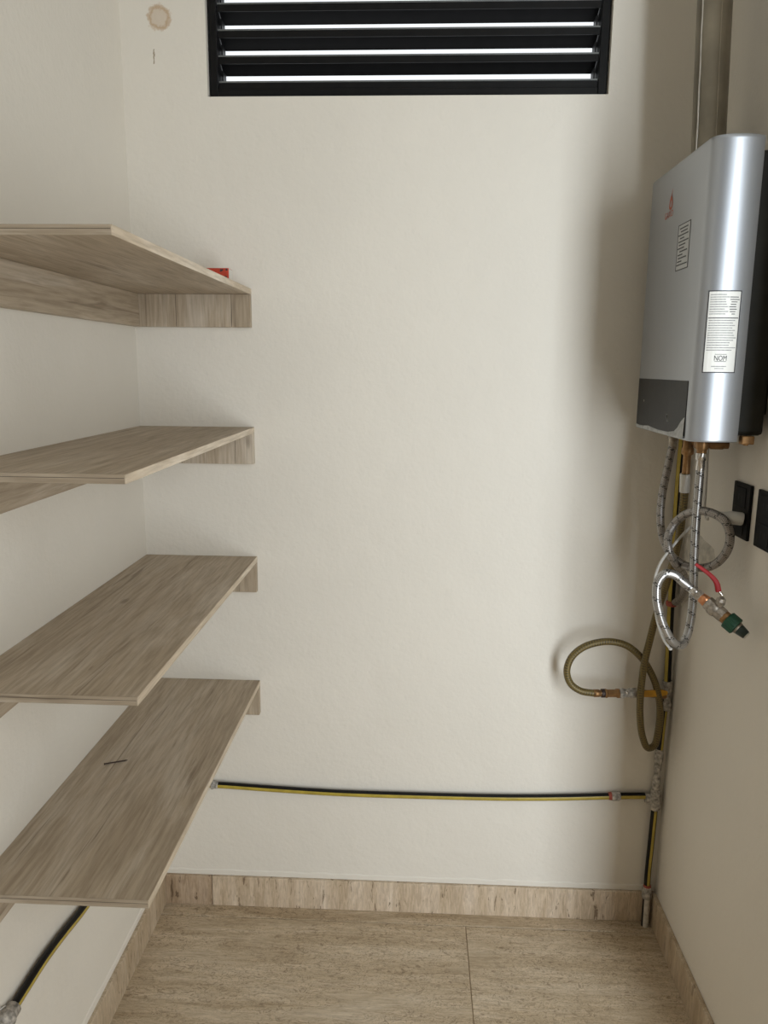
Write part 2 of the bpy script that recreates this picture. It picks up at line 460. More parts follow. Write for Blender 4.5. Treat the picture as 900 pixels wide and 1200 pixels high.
# uneven plaster edge left standing above the skirting
def plaster_edge(a, b, nrm, parent, seed):
    rnd = random.Random(seed); n = 60; vs = []
    a, b, nrm = Vector(a), Vector(b), Vector(nrm)
    for i in range(n + 1):
        p = a.lerp(b, i / n); h = .013 + rnd.uniform(-.002, .002)
        vs += [p + nrm * .0026, p + nrm * .0022 + Vector((0, 0, h)), p + Vector((0, 0, h + .003)), p]
    fs = []
    for i in range(n):
        for k in range(4): fs.append((4 * i + k, 4 * i + (k + 1) % 4, 4 * i + 4 + (k + 1) % 4, 4 * i + 4 + k))
    fs += [(3, 2, 1, 0), tuple(4 * n + k for k in range(4))]
    build(MB().add(vs, fs), 'plaster_edge', M['wall'], parent)
plaster_edge((XR - .012, D, BB + .0005), (XL + .012, D, BB + .0005), (0, -1, 0), wb, 1)
plaster_edge((XL, D - .012, BB + .0005), (XL, .1, BB + .0005), (1, 0, 0), wl, 2)

# louvred window
win = thing('window_1', ((WX0 + WX1) / 2, D + .03, WZ0), 'black metal louvred window with white daylight between the slats', **STRUCT)
FW, FY0, FY1 = 0.019, D + .012, D + .082
build(MB().bbox(WX0 + .003, WX0 + .003 + FW, FY0, FY1, WZ0 + .001, WZ1 - .002, .0015), 'window_jamb', M['black_alu'], win)
build(MB().bbox(WX1 - .003 - FW, WX1 - .003, FY0, FY1, WZ0 + .001, WZ1 - .002, .0015), 'window_jamb', M['black_alu'], win)
build(MB().bbox(WX0 + .003 + FW, WX1 - .003 - FW, FY0, FY1, WZ1 - .022, WZ1 - .002, .0015), 'window_head', M['black_alu'], win)
build(MB().bbox(WX0 + .003 + FW, WX1 - .003 - FW, FY0, FY1, WZ0 + .001, WZ0 + .020, .0015), 'window_sill', M['black_alu'], win)
PITCHZ = 0.0552
for k in range(8):
    z0 = WZ0 + .0365 + k * PITCHZ
    if z0 > WZ1 - .03: break
    xa, xb = WX0 + .003 + FW + .001, WX1 - .003 - FW - .001
    # inner lip, sloping blade, outer lip
    prof = [(FY0 + .006, z0 - .016), (FY0 + .006, z0), (FY0 + .012, z0 + .003), (FY1 - .012, z0 - .022), (FY1 - .012, z0 - .025), (FY1 - .0135, z0 - .025), (FY1 - .014, z0 - .0235), (FY0 + .012, z0 + .0005), (FY0 + .008, z0 - .002), (FY0 + .008, z0 - .016)]
    n = len(prof)
    vs = [(x, y, z) for x in (xa, xb) for (y, z) in prof]
    fs = [(i, (i + 1) % n, n + (i + 1) % n, n + i) for i in range(n)] + [tuple(reversed(range(n))), tuple(range(n, 2 * n))]
    sl = build(MB().add(vs, fs), 'louvre_slat', M['black_alu'], win)
    for x in (xa + .004, xb - .007):
        build(MB().box(x, x + .003, FY0 + .020, FY1 - .02, z0 - .004, z0 + .030), 'slat_clip', M['black_alu'], win)
    build(MB().box(xa, xb, FY0 + .0052, FY0 + .0075, z0 - .0012, z0 + .0022), 'slat_edge_light', M['lit_edge_grey'], win)  # pale strip painting the light on the slat's inner top edge

# rough plaster repairs where the pipe leaves the wall
def blob(cx, name, verts2, X, th, parent):
    n = len(verts2); c = sum((Vector(q) for q in verts2), Vector((0, 0))) / n
    vs = [(X, y, z) for y, z in verts2] + [(X - th, c.x + (y - c.x) * .8, c.y + (z - c.y) * .8) for y, z in verts2] + [(X - th * 1.2, c.x, c.y)]
    fs = [(i, (i + 1) % n, n + (i + 1) % n, n + i) for i in range(n)] + [(n + i, n + (i + 1) % n, 2 * n) for i in range(n)]
    return build(MB().add(vs, fs, smooth=True), name, M['patch'], parent)
def wallblob(pxs, name='plaster_patch', th=.006):
    q = []
    for i in range(len(pxs)):
        a = atx(*pxs[i], XR); b = atx(*pxs[(i + 1) % len(pxs)], XR)
        for t in (0, .33, .66):
            p = a.lerp(b, t); q.append((min(p.y, D - .003) + random.uniform(-.003, .003), p.z + random.uniform(-.003, .003)))
    blob(0, name, q, XR, th, wr)
wallblob([(806, 618), (822, 622), (836, 634), (840, 648), (826, 660), (806, 664), (803, 640)])
wallblob([(799, 664), (816, 668), (812, 690), (801, 706), (797, 690)])

# ================================================================== SHELVES
W, TH, AP, YN, CT = 0.2903, 0.0137, 0.0776, 1.0484, 0.018
labels = ['topmost greige wood-look shelf, seen from below, with a red box on it',
          'second wood-look shelf from the top, seen almost edge-on',
          'third wood-look shelf from the top, bare and seen from above',
          'lowest wood-look shelf, with a small dark nail lying on it']
for zt, lab in zip((1.6817, 1.3478, 1.0146, 0.6746), labels):
    s = thing('wall_shelf', (XL + W / 2, (D + YN) / 2, zt - TH - AP), lab, 'shelf', 'wood-look shelves on the left wall')
    e = .0015
    build(MB().box(XL + .0005, XL + W - e, YN + e, D - .0005, zt - TH, zt), 'board', M['wood_y'], s)
    build(MB().bbox(XL + W - e, XL + W, YN, D - .0005, zt - TH, zt, .0004, seg=1), 'long_edge_band', M['band'], s)
    ee = build(MB().bbox(XL + .0005, XL + W - e, YN, YN + e, zt - TH, zt, .0004, seg=1), 'end_edge_band', M['band_x'], s)
    build(MB().box(XL + .0005, XL + W - .002, YN - .0002, YN + .0004, zt - TH * .42, zt - TH * .36), 'edge_seam', M['groove'], ee)
    build(MB().bbox(XL + .0005, XL + CT, YN + .004, D - CT - .0005, zt - TH - AP, zt - TH - .0003, .0006, seg=1), 'side_cleat', M['wood_y'], s)
    bc = build(MB().bbox(XL + .0005, XL + W - .0003, D - CT, D - .0005, zt - TH - AP, zt - TH - .0003, .0006, seg=1), 'back_cleat', M['wood_z'], s)
    for gx in (.108, .244):
        build(MB().box(XL + gx, XL + gx + .0011, D - CT - .0003, D - CT + .001, zt - TH - AP + .001, zt - TH - .001), 'cleat_joint', M['groove'], bc)

# red matchbox on the top shelf
zb = 1.6819
mbx = thing('matchbox', (-.474, 1.815, zb), 'small red matchbox with dark print on the topmost shelf', 'matchbox')
build(MB().bbox(-.515, -.4355, 1.796, 1.834, zb, zb + .0345, .0006, seg=1), 'sleeve', M['box_red'], mbx)
build(MB().box(-.513, -.4345, 1.798, 1.832, zb + .0015, zb + .033), 'tray', M['box_white'], mbx)
pr = MB()
for i in range(16):
    x = -.460 + random.uniform(0, .020); z = zb + .004 + random.uniform(0, .026)
    w = random.uniform(.002, .005); h = random.uniform(.001, .004)
    x = min(x, -.4365 - w)
    pr.box(x, x + w, 1.7957, 1.7962, z, z + h)
build(pr, 'print', M['ink'], mbx, kind='stuff')

# nail on the lowest shelf
p, q = Vector((-.6436, 1.453, .6764)), Vector((-.6014, 1.4716, .6764))
nl = MB().lathe(p, q - p, [(0, .0014), ((q - p).length - .004, .0014), ((q - p).length, .0002)], 8)
nl.lathe(p - (q - p).normalized() * .0012, q - p, [(0, .0024), (.0012, .0024)], 8)
build(nl, 'nail', M['nail'], None, 'thin dark nail lying on the lowest shelf', 'nail')

# ================================================================== WATER HEATER
HX, HY1, HY0, HZ0, HZ1 = .515, 1.851, 1.501, 1.3645, 1.907
HA, HB, HN = .090, .034, 2.4
prof = [(HX + .090, HY1), (HX + .012, HY1), (HX + .003, HY1 - .003), (HX, HY1 - .012)]
arc = []
for i in range(17):
    t = i / 16 * PI / 2
    arc.append((HX + HA * .5 * (1 - max(math.cos(t), 0) ** (2 / HN)), HY0 - HB * math.sin(t) ** (2 / HN)))
for i in range(1, 13):
    arc.append((HX + HA * (.5 + .5 * i / 12), HY0 - HB * (1 - .36 * (i / 12) ** 2)))
prof += arc
heater = thing('water_heater', (.59, 1.66, HZ0), 'silver tankless gas water heater mounted on the right wall', 'water heater')
mb = MB()
n = len(prof)
cx, cy = .60, 1.66
rings = [(HZ0, .985), (HZ0 + .002, 1.0), (HZ0 + .005, 1.0), (HZ0 + .04, 1.0), (HZ1 - .04, 1.0), (HZ1 - .007, 1.0), (HZ1 - .004, 1.0), (HZ1, .985)]
vs = []
for z, k in rings:
    for x, y in prof: vs.append((cx + (x - cx) * k, cy + (y - cy) * k, z))
fs = [(r * n + i, r * n + i + 1, (r + 1) * n + i + 1, (r + 1) * n + i) for r in range(len(rings) - 1) for i in range(n - 1)]
mb.add(vs, fs, smooth=True)
mb.add([vs[i] for i in range(n)], [tuple(range(n))]); mb.add([vs[(len(rings) - 1) * n + i] for i in range(n)], [tuple(reversed(range(n)))])
cover = build(mb, 'cover', M['silver'], heater)
build(MB().bbox(HX + .055, .655, 1.484, 1.842, HZ0 + .012, HZ1 - .022, .008), 'back_casing', M['casing'], heater)
build(MB().bbox(.655, XR, 1.52, 1.80, HZ0 + .05, HZ1 - .07, .002), 'wall_bracket', M['casing'], heater)
sc = MB().lathe((.622, 1.482, HZ0 - .006), (0, 0, 1), [(0, .005), (.018, .005)], 8)
sc.bbox(.612, .636, 1.476, 1.492, HZ0 - .004, HZ0 + .012, .002)
build(sc, 'casing_screw_tab', M['brass'], heater)
# control panel across the foot of the front
PX = HX - .0012
pan = build(MB().bbox(PX, HX + .001, HY0 + .006, HY1 - .014, HZ0 + .008, 1.478, .0008), 'control_panel', M['panel'], heater)
build(MB().lathe((PX - .0006, 1.785, 1.429), (1, 0, 0), [(0, .0028), (.001, .0028)], 12), 'indicator', M['chrome'], pan)
sm = MB()
for i in range(9):
    y = 1.612 + random.uniform(-.008, .008); z = 1.398 + (1.612 - y) * -.9 + random.uniform(-.003, .003)
    sm.box(PX - .0003, PX + .0001, y - .003, y + .003, z - .0022, z + .0022)
build(sm, 'scuff', M['film'], pan, kind='stuff')
pf = [(HY1 - .015, HZ0 + .010), (1.80, HZ0 + .007), (1.74, HZ0 + .011), (1.66, HZ0 + .007), (1.60, HZ0 + .009), (1.565, HZ0 + .013), (1.545, HZ0 + .022), (1.53, HZ0 + .034), (1.515, HZ0 + .042), (HY0 + .007, HZ0 + .044)]
vs = [(PX - .0006, y, z) for y, z in pf] + [(PX - .0004 - .0015 * (i > 4), y, HZ0 + .002) for i, (y, z) in enumerate(pf)]
k = len(pf)
build(MB().add(vs, [(i, i + 1, k + i + 1, k + i) for i in range(k - 1)]), 'peeling_film', M['film'], pan)
# drop-shaped emblem and lettering on the front
X = HX - .0004
def front_poly(pts): return [(X, y, z) for y, z in pts]
lg = MB()
out, inn = [], []
DY, DZ = 1.6975, 1.8345
for i in range(20):
    a = 2 * PI * i / 20
    r = .0105
    y = DY - r * math.sin(a) * (1 - .25 * math.cos(a)); z = DZ + r * 1.1 * math.cos(a) * (1.5 if math.cos(a) > 0 else 1)
    out.append((y, z)); inn.append((DY + (y - DY) * .5, DZ - .001 + (z - DZ) * .5))
lg.add(front_poly(out + inn), [(i, (i + 1) % 20, 20 + (i + 1) % 20, 20 + i) for i in range(20)])
lg.add(front_poly([(DY - .001, DZ + .012), (DY + .003, DZ + .013), (DY - .006, DZ + .028), (DY - .0075, DZ + .028)]), [(0, 1, 2, 3)])
build(lg, 'emblem', M['red_ink'], cover)
v, f = text_mesh('GAXO', (X, 1.706, 1.8085), (0, -1, 0), (0, 0, 1), .0135)
build(MB().add(v, f), 'lettering', M['red_ink'], cover)
# framed notice on the front
fy0, fy1, fz0, fz1 = 1.565, 1.636, 1.693, 1.781
st = build(MB().box(X, HX, fy0, fy1, fz0, fz1), 'front_sticker', M['sticker_grey'], heater)
ink = MB()
x2 = X - .0003
def fr(y0, y1, z0, z1): ink.box(x2, X, y0, y1, z0, z1)
fr(fy0, fy1, fz0, fz0 + .0016); fr(fy0, fy1, fz1 - .0016, fz1); fr(fy0, fy0 + .0022, fz0, fz1); fr(fy1 - .0022, fy1, fz0, fz1)
z = fz1 - .007
for i, (a, b_) in enumerate([(.1, .85), (.2, .8), (.0, .9), (.15, .55), (.05, .95), (.1, .7), (.0, .6), (.2, .9), (.05, .5), (.1, .85), (.05, .45), (0, .95)]):
    fr(fy1 - .004 - (fy1 - fy0 - .008) * b_, fy1 - .004 - (fy1 - fy0 - .008) * a, z - .0024, z); z -= .0063
build(ink, 'print', M['ink'], st, kind='stuff')

# long paper notice on the rounded near side; s runs along the arc
cum = [0]
for i in range(1, len(arc)): cum.append(cum[-1] + math.dist(arc[i], arc[i - 1]))
def arcpt(s, z, off=.0006):
    i = max(j for j in range(len(arc) - 1) if cum[j] <= s)
    t = (s - cum[i]) / (cum[i + 1] - cum[i])
    x = arc[i][0] + (arc[i + 1][0] - arc[i][0]) * t; y = arc[i][1] + (arc[i + 1][1] - arc[i][1]) * t
    dx, dy = arc[i + 1][0] - arc[i][0], arc[i + 1][1] - arc[i][1]; l = math.hypot(dx, dy)
    return Vector((x + dy / l * off, y - dx / l * off, z))
def patch(mb, s0, s1, z0, z1, off, nseg=8):
    vs = []
    for i in range(nseg + 1):
        s = s0 + (s1 - s0) * i / nseg
        vs += [arcpt(s, z0, off), arcpt(s, z1, off)]
    mb.add(vs, [(2 * i, 2 * i + 2, 2 * i + 3, 2 * i + 1) for i in range(nseg)])
def find_s(px, z):
    best = None
    for i in range(400):
        s = cum[-1] * i / 400; p = arcpt(s, z, 0)
        # horizontal bearing seen from where the photograph was taken
        d = p - Vector((0, 0, CAMZ)); r = ray(px, 600)
        # compare with the bearing of the photographed edge at that height
        u = project(p)[0]
        if best is None or abs(u - px) < best[0]: best = (abs(u - px), s)
    return best[1]
def project(p):
    x, y, z = p.x, p.y, p.z - CAMZ
    cy_, sy_ = math.cos(YAW), math.sin(YAW); u = x * cy_ + y * sy_; v = -x * sy_ + y * cy_
    cp, sp = math.cos(PITCH), math.sin(PITCH); d = v * cp - z * sp; w = v * sp + z * cp
    c, s = math.cos(ROLL), math.sin(ROLL); a, b = FPX * u / d, -FPX * w / d
    return 450 + a * c - b * s, 600 + a * s + b * c
nz1, nz0 = 1.641, 1.4935
s0, s1 = find_s(822.8, 1.567), find_s(861.0, 1.567)
stk = MB(); patch(stk, s0, s1, nz0, nz1, .0006); nom = build(stk, 'side_sticker', M['sticker'], heater)
dk, ft = MB(), MB()
SW = s1 - s0
for a, b, c, d in ((0, .03, 0, 1), (.97, 1, 0, 1), (0, 1, 0, .012), (0, 1, .988, 1), (.05, .95, .665, .675)):
    patch(dk, s0 + SW * a, s0 + SW * b, nz0 + (nz1 - nz0) * c, nz0 + (nz1 - nz0) * d, .0010)
random.seed(8)
for i in range(9):
    z = .945 - i * .029
    patch(ft, s0 + SW * .07, s0 + SW * random.uniform(.5, .62), nz0 + (nz1 - nz0) * z, nz0 + (nz1 - nz0) * (z + .010), .0010, 4)
    if i > 0: patch(dk, s0 + SW * random.uniform(.62, .72), s0 + SW * random.uniform(.82, .94), nz0 + (nz1 - nz0) * z, nz0 + (nz1 - nz0) * (z + .009), .0010, 4)
for i in range(13):
    z = .635 - i * .030
    patch(ft, s0 + SW * .07, s0 + SW * random.uniform(.7, .95), nz0 + (nz1 - nz0) * z, nz0 + (nz1 - nz0) * (z + .010), .0010, 6)
patch(ft, s0 + SW * .25, s0 + SW * .7, nz0 + (nz1 - nz0) * .075, nz0 + (nz1 - nz0) * .085, .0010, 4)
patch(ft, s0 + SW * .35, s0 + SW * .62, nz0 + (nz1 - nz0) * .05, nz0 + (nz1 - nz0) * .058, .0010, 4)
patch(dk, s0 + SW * .33, s0 + SW * .68, nz0 + (nz1 - nz0) * .226, nz0 + (nz1 - nz0) * .231, .0010, 4)
patch(dk, s0 + SW * .33, s0 + SW * .68, nz0 + (nz1 - nz0) * .138, nz0 + (nz1 - nz0) * .143, .0010, 4)
v, f = text_mesh('NOM', (0, 0, 0), (1, 0, 0), (0, 0, 1), .0098)
v = [arcpt(s0 + SW * .505 + q.x * .72, nz0 + (nz1 - nz0) * .15 + q.z, .0010) for q in v]
dk.add(v, f)
build(dk, 'print', M['ink'], nom, kind='stuff'); build(ft, 'fine_print', M['ink_grey'], nom, kind='stuff')

# fittings under the heater
def down(name, p, prof, mat, parent, n=14, smooth=True):
    return build(MB().lathe(p, (0, 0, -1), prof, n, smooth=smooth), name, M[mat], parent)
cold = at(787, 514, 1.75); cold.z = HZ0
gas = at(805, 514, 1.68); gas.z = HZ0
hot = at(821.5, 514, 1.60); hot.z = HZ0
down('cold_inlet', cold, [(-.01, .009), (.008, .009), (.008, .0115), (.016, .0115)], 'nickel', heater, 6, False)
down('gas_inlet', gas, [(-.01, .008), (.006, .008), (.010, .011), (.030, .011), (.034, .013), (.044, .013), (.048, .0085), (.088, .0085)], 'brass', heater)
gv = MB().lathe(gas + Vector((0, 0, -.018)), (0.9, -.35, 0), [(0, .009), (.016, .009), (.016, .012), (.024, .012)], 8, smooth=False)
build(gv, 'inlet_plug', M['brass'], heater)
down('hot_outlet', hot, [(-.01, .010), (.004, .010), (.006, .013), (.024, .013), (.028, .010), (.034, .010)], 'brass', heater)
build(MB().lathe(hot + Vector((-.012, .01, -.016)), (1, -.1, 0), [(0, .009), (.030, .009), (.032, .011), (.055, .011), (.058, .0095), (.066, .0095)], 14), 'drain_valve', M['brass'], heater)

# flue pipe rising from the top
fa, fb = Vector((.583, 1.70, HZ1 - .012)), Vector((.552, 1.70, CEIL - .002))
flue = thing('flue_pipe', fa + Vector((0, 0, .012)), 'galvanised flue pipe rising from the water heater', 'flue pipe')
ax = fb - fa
build(MB().lathe(fa + Vector((0, 0, .014)), ax, [(0, .0355), (.012, .0355), (.013, .033), (ax.length - .02, .033)], 28), 'pipe', M['galv'], flue)
se = MB()
dirs = [Vector((-.86, -.51, 0)), Vector((.10, -.995, 0))]
for j, dv in enumerate(dirs):
    pts = [fa + ax * (t / 24 * .96 + .03) + dv * (.0328 + (.0006 * math.sin(t * 2.1) if j == 0 else 0)) for t in range(25)]
    se.tube(pts, .0018 if j == 0 else .0012, 8, 3, mi=j)
build(se, 'seam', [M['galv_seam'], M['galv']], flue)

# ================================================================== PIPE (black with a yellow stripe)
PR = 0.0085
def fit(name, p, ax, prof, mat, parent, n=12, smooth=True): return build(MB().lathe(p, ax, prof, n, smooth=smooth), name, M[mat], parent)
gp = thing('gas_pipe', at(768, 1072, 1.885), 'black and yellow gas pipe running along the walls above the skirting', 'pipe')
deg = math.degrees
yb = lambda c: -42 < deg(math.atan2(c.z, -c.y)) < 33
back = [(XL + .05, D - .012, .374), (-.536, D - .012, .3729), (-.370, D - .012, .366), (-.204, D - .012, .3604), (.03, D - .012, .3600), (.257, D - .012, .3627), (.41, D - .012, .369), (.5445, D - .012, .3774), (.622, D - .012, .381)]
build(MB().tube(back, PR, 24, 8, stripe=yb), 'pipe_run', [M['pipe_black'], M['pipe_yellow']], gp)
yl = lambda c: -22 < deg(math.atan2(c.z, c.x)) < 36
def around(c): return deg(math.atan2(c.x * .949 - c.y * .316, -c.x * .316 - c.y * .949))
left = [(XL + .012, D - .05, .374), (XL + .012, 1.60, .370), (XL + .012, 1.4101, .3712), (XL + .012, 1.30, .388), (XL + .012, 1.2292, .3961), (XL + .012, 1.12, .397)]
build(MB().tube(left, PR, 24, 8, stripe=yl), 'pipe_run', [M['pipe_black'], M['pipe_yellow']], gp)
build(MB().tube([(XL + .012, D - .05, .374), (XL + .012, D - .028, .374), (XL + .016, D - .016, .374), (XL + .028, D - .012, .374), (XL + .05, D - .012, .374)], .0115, 12, 5), 'elbow', M['cement'], gp)
fit('coupling', (-.548, D - .012, .3731), (1, 0, -.02), [(0, .007), (.002, .0125), (.007, .0125), (.008, .0105), (.019, .0105), (.020, .009)], 'cement', gp, 14)
fit('coupling', (XL + .012, 1.124, .397), (0, -1, 0), [(0, .010), (.003, .014), (.020, .014), (.024, .017), (.040, .017), (.044, .012)], 'cement', gp, 14)
build(MB().tube([(XL + .003, 1.118, .404), (XL + .006, 1.098, .418), (XL + .006, 1.078, .424), (XL + .003, 1.060, .420)], .0014, 6, 5), 'tie_wire', M['white_plastic'], gp)
fit('coupling', (.533, D - .012, .3768), (1, 0, .045), [(0, .0105), (.004, .0125), (.018, .0125), (.024, .0105)], 'cement', gp, 12)
fit('ring', (.526, D - .012, .3765), (1, 0, .045), [(0, .0098), (.008, .0112)], 'red_ring', gp, 12)
# tee in the corner
tee = at(773, 931, D - .014)
fit('tee', tee + Vector((-.026, 0, .001)), (1, 0, .03), [(0, .0105), (.004, .013), (.020, .013), (.028, .0145), (.036, .012)], 'cement', gp)
fit('tee_branch', tee + Vector((.001, 0, .030)), (.03, 0, -1), [(0, .011), (.006, .0145), (.018, .0145), (.024, .0125), (.036, .0125), (.042, .015), (.056, .0145), (.060, .010)], 'cement', gp)
# down to the floor
low = [at(774, 934, D - .014), at(772.5, 950, D - .014), at(769.5, 985, D - .015), at(767, 1012, D - .016), at(765.5, 1036, D - .018)]
yv = lambda c: -4 < around(c) < 62
build(MB().tube(low, PR, 20, 6, stripe=yv), 'pipe_run', [M['pipe_black'], M['pipe_yellow']], gp)
e0, e1 = at(766, 1034, D - .020), at(765.5, 1046, D - .022)
fit('coupling', e0, e1 - e0, [(-.002, .010), (.003, .013), ((e1 - e0).length, .013), ((e1 - e0).length + .003, .010)], 'cement', gp)
fit('ring', e0 + Vector((0, 0, .007)), (0, 0, -1), [(0, .0095), (.006, .0105)], 'red_ring', gp)
f1 = Vector((e1.x, e1.y - .003, 0.0))
build(MB().tube([e1, e1.lerp(f1, .5), f1], .0095, 14, 5, stripe=lambda c: c.x > -.75), 'floor_stub', [M['pipe_black'], M['patch']], gp)
# up the corner
up0 = tee + Vector((0, 0, .03))
mid1 = at(778, 872, D - .016)
uv_ = (mid1 - up0)
fit('valve_body', up0, uv_, [(0, .010), (uv_.length * .12, .0105), (uv_.length * .3, .0105), (uv_.length * .34, .0075), (uv_.length * .45, .0075), (uv_.length * .5, .0095), (uv_.length * .68, .0095), (uv_.length * .72, .0115), (uv_.length * .92, .0115), (uv_.length, .009)], 'cement', gp, 10)
rise = [mid1, at(781, 840, D - .016), at(784, 812, D - .016)]
build(MB().tube(rise, PR, 20, 5, stripe=lambda c: 10 < around(c) < 80), 'pipe_run', [M['pipe_black'], M['pipe_yellow']], gp)
t0, t1 = at(784.3, 826, D - .016), at(785.5, 792, D - .016)
fit('tee', t0, t1 - t0, [(0, .010), (.006, .0135), (.022, .0135), (.026, .0105), (.050, .0105), (.054, .0135), ((t1 - t0).length, .013)], 'cement', gp, 10)
rise2 = [t1, at(786.8, 750, D - .016), at(788, 706, D - .016), at(791, 650, D - .016), at(792.5, 600, D - .016), at(796, 540, D - .016), at(799, 500, D - .016), (.645, D - .016, 1.62)]
build(MB().tube(rise2, PR, 20, 8, stripe=lambda c: -75 < around(c) < -2), 'pipe_run', [M['pipe_black'], M['pipe_yellow']], gp)
r0 = at(788.2, 704, D - .016)
fit('ring', r0, (0.02, 0, 1), [(0, .012), (.003, .0135), (.010, .0135), (.013, .011)], 'red_ring', gp, 10)

# gas valve with yellow lever
gvp = at(752, 806, 1.868)
gvt = thing('gas_valve', gvp, 'small gas valve with a flat yellow lever in the wall corner', 'valve')
va, vb = at(729, 807.5, 1.850), at(752, 806.5, 1.862)
build(MB().lathe(va, vb - va, [(0, .0105), (.004, .0135), (.010, .0135), (.012, .0115), (.030, .0115), (.033, .0135), ((vb - va).length, .0125)], 8, smooth=False), 'valve_body', M['cement'], gvt)
build(MB().lathe(at(738, 806, 1.838), (0, -1, 0), [(0, .004), (.004, .004), (.0055, .002)], 8), 'valve_stem', M['chrome'], gvt)
ha, hb = at(749, 806, 1.856), at(783, 804, 1.872)
build(MB().lathe(vb, t0.lerp(t1, .5) - vb, [(0, .009), ((t0.lerp(t1, .5) - vb).length, .009)], 12), 'connector', M['brass'], gvt)
dirv = (hb - ha).normalized(); upv = Vector((0, 0, 1)); outv = dirv.cross(upv).normalized()
if outv.y > 0: outv = -outv
vs = []
prf = [(0, .006), (.25, .0085), (.8, .0085), (1.0, .004)]
for o in (.008, .013):
    for t, h in prf:
        c = ha.lerp(hb, t) + outv * o; vs += [c + upv * h, c - upv * h]
fs = []
for i in range(3):
    a = 2 * i
    fs += [(a, a + 1, a + 3, a + 2), (8 + a, 8 + a + 2, 8 + a + 3, 8 + a + 1), (a, a + 2, 8 + a + 2, 8 + a), (a + 1, 8 + a + 1, 8 + a + 3, a + 3)]
fs += [(0, 8, 9, 1), (6, 7, 15, 14)]
build(MB().add(vs, fs), 'lever', M['yellow_lever'], gvt)

# ================================================================== HOSES
# yellow braided gas hose with a loop
gh_pts = [gas + Vector((0, 0, -.086)), at(801, 580, 1.69), at(797.5, 615, 1.71), at(792, 645, 1.75), at(783, 676, 1.80), at(772, 712, 1.83), at(764, 745, 1.835), at(758.5, 770, 1.835), at(754.5, 805, 1.835), at(754, 832, 1.835), at(757.5, 858, 1.84), at(764, 871, 1.848), at(771.5, 868, 1.858), at(776, 850, 1.862), at(777.5, 825, 1.862), at(773, 800, 1.858), at(766, 783, 1.852), at(755, 766, 1.85), at(738, 752, 1.847), at(722, 747.5, 1.845), at(706, 748, 1.845), at(687, 754, 1.845), at(673, 766, 1.845), at(667.5, 782, 1.845), at(672, 797, 1.845), at(684, 805.5, 1.845), at(700, 808, 1.847)]
gh = thing('gas_hose', gas + Vector((0, 0, -.5)), 'yellow braided gas hose looping in front of the end wall', 'hose')
build(MB().tube(gh_pts, .0088, 14, 8), 'braided_tube', M['hose_yellow'], gh)
ga = at(699, 808, 1.847); gb = at(729, 807.5, 1.850)
l = (gb - ga).length
build(MB().lathe(ga, gb - ga, [(0, .0088), (.001, .0098), (.014, .0098), (.016, .0085), (.020, .0085)], 14), 'ferrule', M['brass'], gh)
build(MB().lathe(ga, gb - ga, [(.020, .0110), (.028, .0110)], 14), 'collar', M['nail'], gh)
build(MB().lathe(ga, gb - ga, [(.029, .012), (.033, .0125), (.036, .0105), (l - .008, .0105), (l - .006, .0128), (l, .0128)], 6, smooth=False), 'swivel_nut', M['brass'], gh)
wa = gas + Vector((-.001, .000, -.088))
build(MB().lathe(wa, at(801.5, 590, 1.69) - wa, [(0, .0112), (.041, .0112)], 14), 'white_tag', M['white_plastic'], gh)

# cold water hose: down from the heater, one full turn, on towards the pipe
cw = thing('cold_water_hose', cold + Vector((0, 0, -.3)), 'grey steel braided hose coiled in one ring below the heater', 'hose')
cpts = [cold + Vector((0, 0, -.030)), at(781, 545, 1.745), at(775.5, 575, 1.73), at(774, 603, 1.715), at(778, 627, 1.70), at(788, 645, 1.68), at(803, 656, 1.65), at(820, 659, 1.61), at(836, 656, 1.575), at(848, 646, 1.555), at(855, 632, 1.545), at(855.5, 617, 1.545), at(849, 603, 1.55), at(836, 595, 1.57), at(820, 592, 1.60), at(804, 596, 1.64), at(791, 607, 1.665), at(784, 621, 1.66), at(784, 637, 1.64), at(791, 652, 1.65), at(802, 667, 1.69), at(806, 682, 1.74), at(800, 694, 1.83), at(793, 700, 1.875)]
build(MB().tube(cpts, .0088, 14, 8), 'braided_tube', M['hose_grey'], cw)
down('ferrule', cold + Vector((0, 0, -.016)), [(0, .0105), (.006, .0105), (.007, .0095), (.026, .0095)], 'nickel', cw)

# hot water hose with a ball valve hanging at its end
hw = thing('hot_water_hose', hot + Vector((0, 0, -.4)), 'bright steel braided hose ending in a red-handled ball valve with green coupling', 'hose')
down('ferrule', hot + Vector((0, 0, -.034)), [(0, .0115), (.014, .0115), (.015, .0095), (.034, .0095), (.036, .0088)], 'chrome', hw)
hp = [hot + Vector((0, 0, -.060)), at(817.5, 575, 1.60), at(815.5, 610, 1.60), at(814.5, 645, 1.60), at(814, 690, 1.60), at(811.5, 720, 1.59), at(807, 740, 1.575), at(801, 750, 1.56)]
hp2 = hp + [ at(792, 747, 1.545), at(782, 732, 1.535), at(774.5, 712, 1.53), at(771, 692, 1.53), at(773, 675, 1.53), at(781, 666.5, 1.53), at(792, 668, 1.53), at(802, 676, 1.53), at(814, 685.5, 1.525)]
build(MB().tube(hp2, .0089, 14, 9), 'braided_tube', M['hose_silver'], hw)
v0, v1 = at(812, 684, 1.526), at(877, 737, 1.45)
va = (v1 - v0).normalized(); VL = (v1 - v0).length
def sec(name, a, b, r0, r1, mat, n=16, smooth=True, parent=hw, rot=0):
    return build(MB().lathe(v0 + va * (VL * a), va, [(0, r0 * .92), (.0012, r0), (VL * (b - a) - .0012, r1), (VL * (b - a), r1 * .92)], n, smooth=smooth, rot=rot), name, M[mat], parent)
sec('ferrule', 0, .10, .0095, .0095, 'chrome')
sec('end_nut', .10, .18, .0115, .0115, 'nickel', 6, False)
